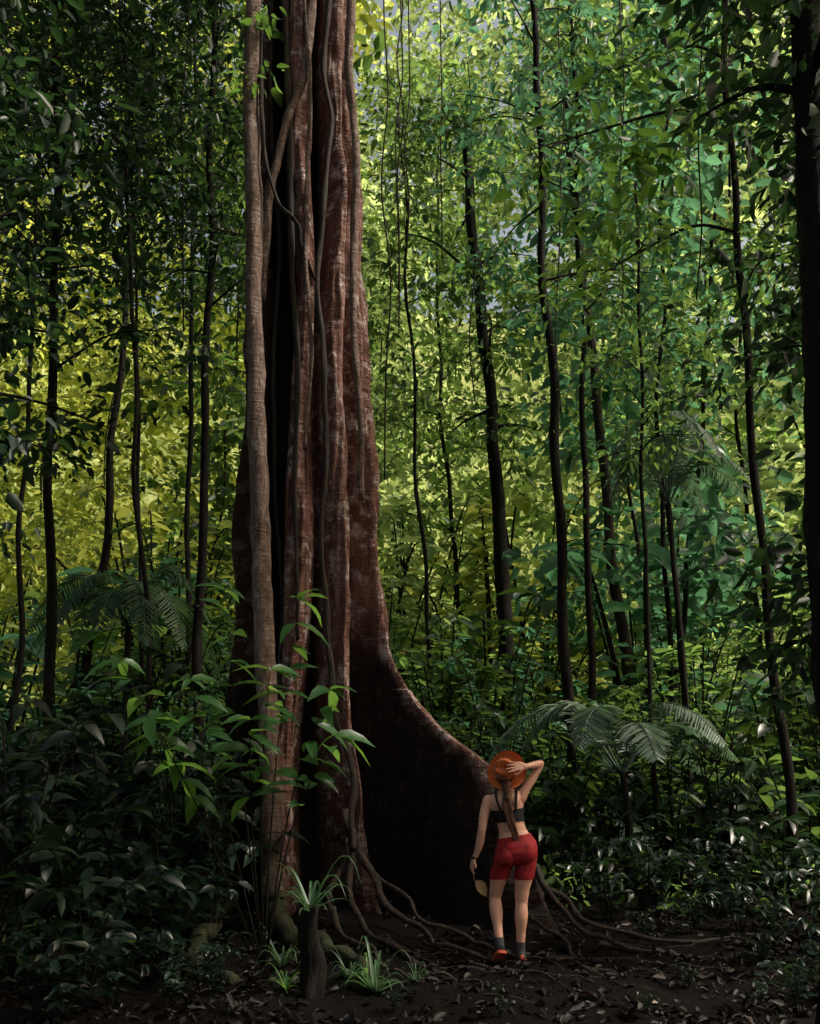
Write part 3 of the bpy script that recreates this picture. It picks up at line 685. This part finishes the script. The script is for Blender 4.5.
# ------------------------------------------------------------------ the person
M_skin = plain("skin", (.70, .37, .27), .5, .10, 7, .4, 0, .1)
M_hat = plain("hat_felt", (.50, .10, .022), .85, .2, 30, .2, .2, 0, .3)
M_band = plain("hat_band_leather", (.12, .03, .012), .6, .1)
M_hair = plain("hair_auburn", (.075, .026, .014), .5, .6, 70, .4, .5)
M_shorts = plain("shorts_red", (.30, .014, .02), .75, .35, 14, .3, .5)
M_top = plain("top_black", (.012, .012, .016), .7, .2, 30, .3, .1)
M_shoe = plain("shoe_dark", (.035, .03, .035), .6, .3, 30)
M_sole = plain("shoe_orange", (.6, .10, .04), .6, .2, 30)
M_sock = plain("sock_grey", (.05, .055, .07), .9, .2, 60)
M_metal = plain("watch_black", (.02, .02, .02), .3, .1)

def uvs(geo, c, r, rot=None, nu=18, nv=12):
    V = []; Fc = []; c = Vector(c)
    for j in range(1, nv):
        ph = math.pi * j / nv
        for i in range(nu):
            t = 2 * math.pi * i / nu; v = Vector((r[0] * math.sin(ph) * math.cos(t), r[1] * math.sin(ph) * math.sin(t), r[2] * math.cos(ph)))
            if rot: v = rot @ v
            V.append(c + v)
    tp = Vector((0, 0, r[2]))
    if rot: tp = rot @ tp
    V += [c + tp, c - tp]; a = len(V) - 2; b_ = a + 1
    for j in range(nv - 2):
        for i in range(nu):
            i2 = (i + 1) % nu; Fc.append((j * nu + i, (j + 1) * nu + i, (j + 1) * nu + i2, j * nu + i2))
    for i in range(nu):
        i2 = (i + 1) % nu; Fc.append((a, i, i2)); Fc.append((b_, (nv - 2) * nu + i2, (nv - 2) * nu + i))
    geo.add(V, Fc)
def cap_tube(geo, pts, rad, sides=16, n=None):
    pts = [Vector(p) for p in pts]
    n = n or (len(pts) - 1) * 6
    P = smooth_path(pts, n); k = len(pts) - 1
    rr = []
    for i in range(n + 1):
        u = i / n * k; j = min(int(u), k - 1); t = u - j; t = t * t * (3 - 2 * t); rr.append(rad[j] * (1 - t) + rad[j + 1] * t)
    tube(geo, P, rr, sides)
    uvs(geo, P[0], (rr[0],) * 3, nu=sides, nv=8); uvs(geo, P[-1], (rr[-1],) * 3, nu=sides, nv=8)
def loft(geo, rings, sides=28):
    V = []; Fc = []
    for (z, rx, ry, cx, cy) in rings:
        for k in range(sides):
            a = 2 * math.pi * k / sides; V.append((cx + rx * math.cos(a), cy + ry * math.sin(a), z))
    n = len(rings)
    for i in range(n - 1):
        for k in range(sides):
            k2 = (k + 1) % sides; Fc.append((i * sides + k, i * sides + k2, (i + 1) * sides + k2, (i + 1) * sides + k))
    V.append((rings[0][3], rings[0][4], rings[0][0])); V.append((rings[-1][3], rings[-1][4], rings[-1][0])); a = n * sides
    for k in range(sides):
        k2 = (k + 1) % sides; Fc.append((k2, k, a)); Fc.append(((n - 1) * sides + k, (n - 1) * sides + k2, a + 1))
    geo.add(V, Fc)
def sway(x, y, z):
    """weight on one leg: pelvis pushed sideways, chest counter-leaning"""
    dx = .05 * math.exp(-((z - .88) / .24) ** 2) - .028 * math.exp(-((z - 1.3) / .2) ** 2)
    dz = .0
    if z > .6: dz = .22 * max(-.2, min(.2, x)) * math.exp(-((z - .92) / .16) ** 2) + .13 * max(-.16, min(.16, x)) * math.exp(-((z - 1.3) / .12) ** 2)
    return (x + dx, y, z + dz)
def fuse(name, geo, mat, parent, voxel, smooth_it=4, cuts=(), sw=True):
    me = bpy.data.meshes.new("tmp"); me.from_pydata(geo.v, [], geo.f); me.update()
    ob = bpy.data.objects.new("tmp", me); COL.objects.link(ob)
    m_ = ob.modifiers.new("r", 'REMESH'); m_.mode = 'VOXEL'; m_.voxel_size = voxel
    s_ = ob.modifiers.new("s", 'SMOOTH'); s_.iterations = smooth_it; s_.factor = .5
    bpy.context.view_layer.update()
    dg = bpy.context.evaluated_depsgraph_get()
    me2 = bpy.data.meshes.new_from_object(ob.evaluated_get(dg)); bpy.data.objects.remove(ob)
    if cuts:
        bm = bmesh.new(); bm.from_mesh(me2)
        for co, no in cuts:
            bmesh.ops.bisect_plane(bm, geom=bm.verts[:] + bm.edges[:] + bm.faces[:], plane_co=co, plane_no=no, clear_outer=True)
        bm.to_mesh(me2); bm.free()
    if sw:
        for v in me2.vertices: v.co = sway(*v.co)
    me2.name = name; me2.materials.clear(); me2.materials.append(mat)
    me2.polygons.foreach_set('use_smooth', [True] * len(me2.polygons))
    o = bpy.data.objects.new(name, me2); COL.objects.link(o); o.parent = parent; return o
def swg(geo): geo.v = [sway(*v) for v in geo.v]; return geo

ppos = Vector((.84, 8.86, 0)); ppos.z = gz(ppos.x, ppos.y)
person = empty("person", ppos, "woman in orange hat, black top and red shorts holding her hat", "person")
def torso(geo, i=0.0):
    loft(geo, [(.775 - i, .09 + i, .07 + i, 0, 0), (.82, .154 + i, .105 + i, 0, -.012), (.87, .174 + i, .116 + i, 0, -.018), (.92, .168 + i, .110 + i, 0, -.014), (.98, .140 + i, .094 + i, 0, -.002),
               (1.04, .114 + i, .082 + i, 0, .004), (1.10, .112 + i, .083 + i, 0, .004), (1.17, .128 + i, .092 + i, 0, .006), (1.24, .146 + i, .094 + i, 0, .004),
               (1.30, .154 + i, .086 + i, 0, -.002), (1.345, .125 + i, .066 + i, 0, -.006), (1.375, .07 + i, .052 + i, 0, -.006)])
    for s in (-1, 1):
        uvs(geo, (s * .078, -.058, .855), (.086 + i, .075 + i, .085 + i)); uvs(geo, (s * .068, .075, 1.20), (.055 + i, .045 + i, .055 + i))
        uvs(geo, (s * .06, -.05, 1.28), (.06 + i, .05 + i, .07 + i))
KN = {-1: (-.130, .12, .50), 1: (.085, .02, .475)}; AN = {-1: (-.105, -.05, .150), 1: (.070, .02, .10)}; HP = {-1: (-.088, -.004, .86), 1: (.088, -.004, .86)}
def thigh(geo, s, i=0.0):
    h = Vector(HP[s]); k = Vector(KN[s])
    cap_tube(geo, [h, h.lerp(k, .4) + Vector((s * .004, 0, 0)), h.lerp(k, .8), k], [.090 + i, .081 + i * .8, .060 + i, .052 + i])
g = Geo(); torso(g)
for s in (-1, 1):
    thigh(g, s); k = Vector(KN[s]); a = Vector(AN[s])
    cap_tube(g, [k, k.lerp(a, .28) + Vector((0, -.018, 0)), k.lerp(a, .65) + Vector((0, -.006, 0)), a], [.050, .055, .039, .032])
    cap_tube(g, [a, a + Vector((0, .03, -.05)), a + Vector((s * .01, .12, -.075))], [.034, .032, .022])
cap_tube(g, [(0, -.006, 1.33), (-.003, -.008, 1.40), (-.008, .0, 1.46)], [.058, .05, .05])
HC = Vector((-.015, .012, 1.505)); HR = Matrix.Rotation(R(18), 3, 'Z') @ Matrix.Rotation(R(42), 3, 'X')
def hp(x, y, z): return HC + HR @ Vector((x, y, z))
uvs(g, hp(0, -.012, .02), (.074, .092, .092), HR, 24, 16); uvs(g, hp(0, .022, -.045), (.055, .068, .068), HR, 20, 14)
uvs(g, hp(0, .068, -.092), (.022, .02, .017), HR); cap_tube(g, [hp(0, .082, .0), hp(0, .104, -.036)], [.009, .014])
for s in (-1, 1):
    uvs(g, hp(s * .074, -.005, -.008), (.010, .018, .03), HR); uvs(g, hp(s * .033, .068, -.022), (.02, .014, .014), HR); cap_tube(g, [hp(s * .012, .08, .022), hp(s * .045, .066, .02)], [.009, .007])
cap_tube(g, [hp(-.022, .082, -.064), hp(0, .09, -.062), hp(.022, .082, -.064)], [.005, .008, .005]); cap_tube(g, [hp(-.018, .082, -.072), hp(0, .088, -.074), hp(.018, .082, -.072)], [.005, .008, .005])
SL = Vector((-.148, -.005, 1.305)); EL = Vector((-.255, -.05, 1.07)); WL = Vector((-.352, .03, .85))
cap_tube(g, [SL, SL.lerp(EL, .35), SL.lerp(EL, .8), EL], [.048, .041, .034, .031]); cap_tube(g, [EL, EL.lerp(WL, .3), EL.lerp(WL, .8), WL], [.031, .033, .024, .021])
def hand(geo, w, fwd, palmn, thumb_side, curl, spread):
    fwd = fwd.normalized(); palmn = (palmn - fwd * palmn.dot(fwd)).normalized(); sd = fwd.cross(palmn) * thumb_side
    for q in (-.026, -.009, .009, .026):
        cap_tube(geo, [w + sd * q * .5, w + fwd * .04 + sd * q, w + fwd * .082 + sd * q * 1.05], [.015, .015, .0115], 10, 8)
    for j, (q, ln) in enumerate([(.029, .070), (.010, .078), (-.010, .072), (-.029, .058)]):
        b0 = w + fwd * .082 + sd * q * 1.05; dd = (fwd + sd * q * spread * 14).normalized(); p = [b0]; c = 0
        for sgi, fr in enumerate((.42, .32, .26)):
            c += curl * (.8 + .15 * j); p.append(p[-1] + (dd * math.cos(c) + palmn * math.sin(c)) * ln * fr)
        cap_tube(geo, p, [.0095, .009, .008, .0068], 8, 9)
    b0 = w + fwd * .03 + sd * .026
    cap_tube(geo, [b0, b0 + (fwd * .6 + sd * .8).normalized() * .035 + palmn * .008, b0 + (fwd * .85 + sd * .6).normalized() * .065 + palmn * .016], [.013, .0105, .008], 9, 8)
hand(g, WL, Vector((-.10, .10, -1)), Vector((1, .25, 0)), 1, .28, .1)
SR = Vector((.148, -.005, 1.325)); ER = Vector((.290, .03, 1.59)); WR = Vector((.135, -.13, 1.565))
cap_tube(g, [SR + Vector((-.02, 0, -.03)), SR.lerp(ER, .3), SR.lerp(ER, .8), ER], [.050, .042, .034, .031]); cap_tube(g, [ER, ER.lerp(WR, .3), ER.lerp(WR, .8), WR], [.031, .033, .024, .021])
hand(g, WR, Vector((-.95, -.32, .0)), Vector((-.3, .9, -.2)), 1, .16, .55)
fuse("body", g, M_skin, person, .0048, 3)
g = Geo(); torso(g, .006)
for s in (-1, 1): thigh(g, s, .008)
fuse("shorts", g, M_shorts, person, .006, 2, [((0, 0, .985), (0, -.05, 1)), ((0, 0, .655), (0, 0, -1))])
g = Geo(); loft(g, [(.968, .151, .103, 0, -.004), (1.005, .139, .097, 0, -.001)]); fuse("waistband", g, M_shorts, person, .006, 1, [((0, 0, 1.002), (0, 0, 1)), ((0, 0, .971), (0, 0, -1))])
g = Geo(); torso(g, .006); fuse("sports_top", g, M_top, person, .007, 3, [((0, 0, 1.225), (0, -.15, 1)), ((0, 0, 1.115), (0, 0, -1))])
g = Geo()
for s in (-1, 1):
    cap_tube(g, [(s * .06, -.102, 1.20), (s * .075, -.106, 1.27), (s * .088, -.075, 1.345), (s * .09, -.01, 1.372), (s * .085, .06, 1.33), (s * .075, .115, 1.24)], [.011] * 6, 8)
make("shoulder_strap", swg(g), M_top, person)
# hair: one long loose tail made of fine locks
g = Geo(); uvs(g, hp(0, -.03, .008), (.082, .088, .098), HR, 24, 16); cap_tube(g, [hp(0, -.06, -.04), (0, -.085, 1.40), (.002, -.112, 1.31)], [.052, .040, .026])
rh = random.Random(4)
for k in range(9):
    o = (k - 4) * .0055; j = lambda a: rh.uniform(-a, a)
    cap_tube(g, [(o * .8, -.098 + j(.006), 1.36), (o * 1.3 + j(.004), -.118 + j(.005), 1.25), (o * 1.2 + j(.006), -.116 + j(.005), 1.12), (.004 + o * .9 + j(.008), -.104, 1.00 + j(.02)), (.006 + o * .4, -.108, .90 + j(.03))], [.012, .010, .009, .007, .003], 8)
fuse("hair", g, M_hair, person, .005, 1)
ax = Vector((-.34, -.88, .30)).normalized(); HQ = ax.to_track_quat('Z', 'X').to_matrix(); HO = hp(0, -.012, .02) + ax * .022 + Vector((0, 0, .012))
g = Geo(); V = []; Fc = []; prof = [(.170, .006), (.164, .0), (.135, -.006), (.105, -.004), (.094, .004), (.090, .04), (.084, .085), (.072, .112), (.05, .118), (.02, .106), (.0005, .102)]
inner = [(.0005, .098), (.05, .112), (.068, .106), (.080, .08), (.086, .04), (.090, .0), (.105, -.009), (.135, -.011), (.166, -.005)]
pr = prof + inner; SN = 40
for rr, hh in pr:
    for k in range(SN):
        a = 2 * math.pi * k / SN; x = rr * math.cos(a); y = rr * math.sin(a) * 1.02; z = hh
        if rr > .11: z += .024 * math.cos(2 * a + .4) * ((rr - .1) / .06)
        if hh > .08: z -= .022 * math.exp(-(x / .02) ** 2)
        V.append(HO + HQ @ Vector((x, y, z)))
m_ = len(pr)
for i in range(m_ - 1):
    for k in range(SN): k2 = (k + 1) % SN; Fc.append((i * SN + k, i * SN + k2, (i + 1) * SN + k2, (i + 1) * SN + k))
for k in range(SN): k2 = (k + 1) % SN; Fc.append(((m_ - 1) * SN + k, (m_ - 1) * SN + k2, k2, k))
g.add(V, Fc); hat = make("hat", g, M_hat, person)
g = Geo(); V = []; Fc = []
for rr, hh in [(.0955, .006), (.0965, .008), (.0945, .028), (.0925, .028)]:
    for k in range(SN): a = 2 * math.pi * k / SN; V.append(HO + HQ @ Vector((rr * math.cos(a), rr * math.sin(a) * 1.02, hh)))
for i in range(3):
    for k in range(SN): k2 = (k + 1) % SN; Fc.append((i * SN + k, i * SN + k2, (i + 1) * SN + k2, (i + 1) * SN + k))
g.add(V, Fc); make("hat_band", g, M_band, hat)
for s in (-1, 1):
    a = Vector(AN[s]); f = Vector((s * .12, 1, 0)).normalized()
    pit = R(-28) if s < 0 else 0
    RM = Matrix.Rotation(pit, 3, Vector((1, 0, 0)))
    toe = Vector((a.x, a.y, 0)) + f * .13
    def bend(v):      # heel of the trailing foot lifted, pivoting on the ball of the foot
        v = Vector(v); return toe + RM @ (v - toe) if s < 0 else v
    g = Geo(); cap_tube(g, [Vector((a.x, a.y - .035, .055)), Vector((a.x, a.y + .03, .06)), Vector((a.x, a.y, .052)) + f * .10, Vector((a.x, a.y, .043)) + f * .165], [.041, .043, .040, .030], 14)
    cap_tube(g, [Vector((a.x, a.y, .06)), Vector((a.x, a.y, .105))], [.044, .041], 14)
    g.v = [tuple(bend(v)) for v in g.v] if s < 0 else g.v
    sh = fuse("shoe", g, M_shoe, person, .006, 3, [] if s < 0 else [((0, 0, .018), (0, 0, -1))], sw=False)
    g = Geo()
    prof = [(-.085, .025), (-.07, .040), (0, .046), (.08, .046), (.14, .042), (.185, .028), (.2, .01)]
    side = Vector((f.y, -f.x, 0)); base_ = Vector((a.x, a.y, 0))
    pts = [base_ + f * u + side * w_ for u, w_ in prof] + [base_ + f * u - side * w_ for u, w_ in reversed(prof)]
    V = [p + Vector((0, 0, .002)) for p in pts] + [p + Vector((0, 0, .024)) for p in pts]; n_ = len(pts)
    Fc = [tuple(range(n_))[::-1], tuple(range(n_, 2 * n_))] + [(i, (i + 1) % n_, n_ + (i + 1) % n_, n_ + i) for i in range(n_)]
    g.add([bend(v) for v in V], Fc)
    uvs(g, bend((a.x, a.y - .078, .06)), (.018, .01, .02))
    make("sole", g, M_sole, sh, smooth=False)
    g = Geo(); k = Vector(KN[s]); cap_tube(g, [a, a.lerp(k, .2)], [.0375, .041], 14); fuse("sock", g, M_sock, person, .006, 2, [(a.lerp(k, .18), (0, 0, 1))])
g = Geo(); d = (EL - WL).normalized(); c = WL + d * .015; tube(g, [c - d * .012, c - d * .011, c + d * .011, c + d * .012], [.022, .025, .025, .022], 16); uvs(g, c + Vector((-.024, -.008, 0)), (.008, .016, .018))
make("wristwatch", swg(g), M_metal, person)
hx = sway(-.352, .05, .70); tipc = ppos + Vector((hx[0] + .012, .055, hx[2] + .005)); g = Geo()
cap_tube(g, [(0, 0, 0), (.01, 0, -.04), (.02, -.01, -.07)], [.003, .003, .003], 6)
add_leaves(g, np.array([[.02, -.01, -.06]]), np.array([[.6, .1, -.65]]), np.array([[.3, -1, .3]]), np.array([.17]), np.array([.10]), hi=True, droop=.25, fold=.2)
l = make("dry_leaf", g, M_dry, loc=tipc); tag(l, "large dry tan leaf held by its stalk", "leaf")

# ------------------------------------------------------------------ light: soft hazy sun from one side, high
SUN_EL, SUN_AZ = R(50), R(95)
w = bpy.data.worlds.new("World"); scene.world = w; w.use_nodes = True
bg = w.node_tree.nodes['Background']; sky = w.node_tree.nodes.new('ShaderNodeTexSky'); sky.sky_type = 'NISHITA'; sky.sun_disc = False
sky.sun_elevation = SUN_EL; sky.sun_rotation = SUN_AZ; sky.dust_density = 6; sky.air_density = 1; sky.ozone_density = 0
hz = w.node_tree.nodes.new('ShaderNodeMix'); hz.data_type = 'RGBA'; hz.blend_type = 'MULTIPLY'; hz.inputs['Factor'].default_value = 1
hz.inputs['B'].default_value = (1.4, 1.27, .98, 1)      # warm humid haze
w.node_tree.links.new(sky.outputs[0], hz.inputs['A']); w.node_tree.links.new(hz.outputs['Result'], bg.inputs[0]); bg.inputs[1].default_value = .15
sd = bpy.data.lights.new("sun", 'SUN'); sd.energy = 5; sd.angle = R(8); sd.color = (1, .95, .84)
so = bpy.data.objects.new("sun", sd); COL.objects.link(so)
dv = Vector((math.sin(SUN_AZ) * math.cos(SUN_EL), math.cos(SUN_AZ) * math.cos(SUN_EL), math.sin(SUN_EL)))
so.rotation_euler = dv.to_track_quat('Z', 'Y').to_euler()
so.location = (0, 0, 40)
scene.view_settings.view_transform = 'Standard'; scene.view_settings.look = 'None'; scene.view_settings.exposure = 0
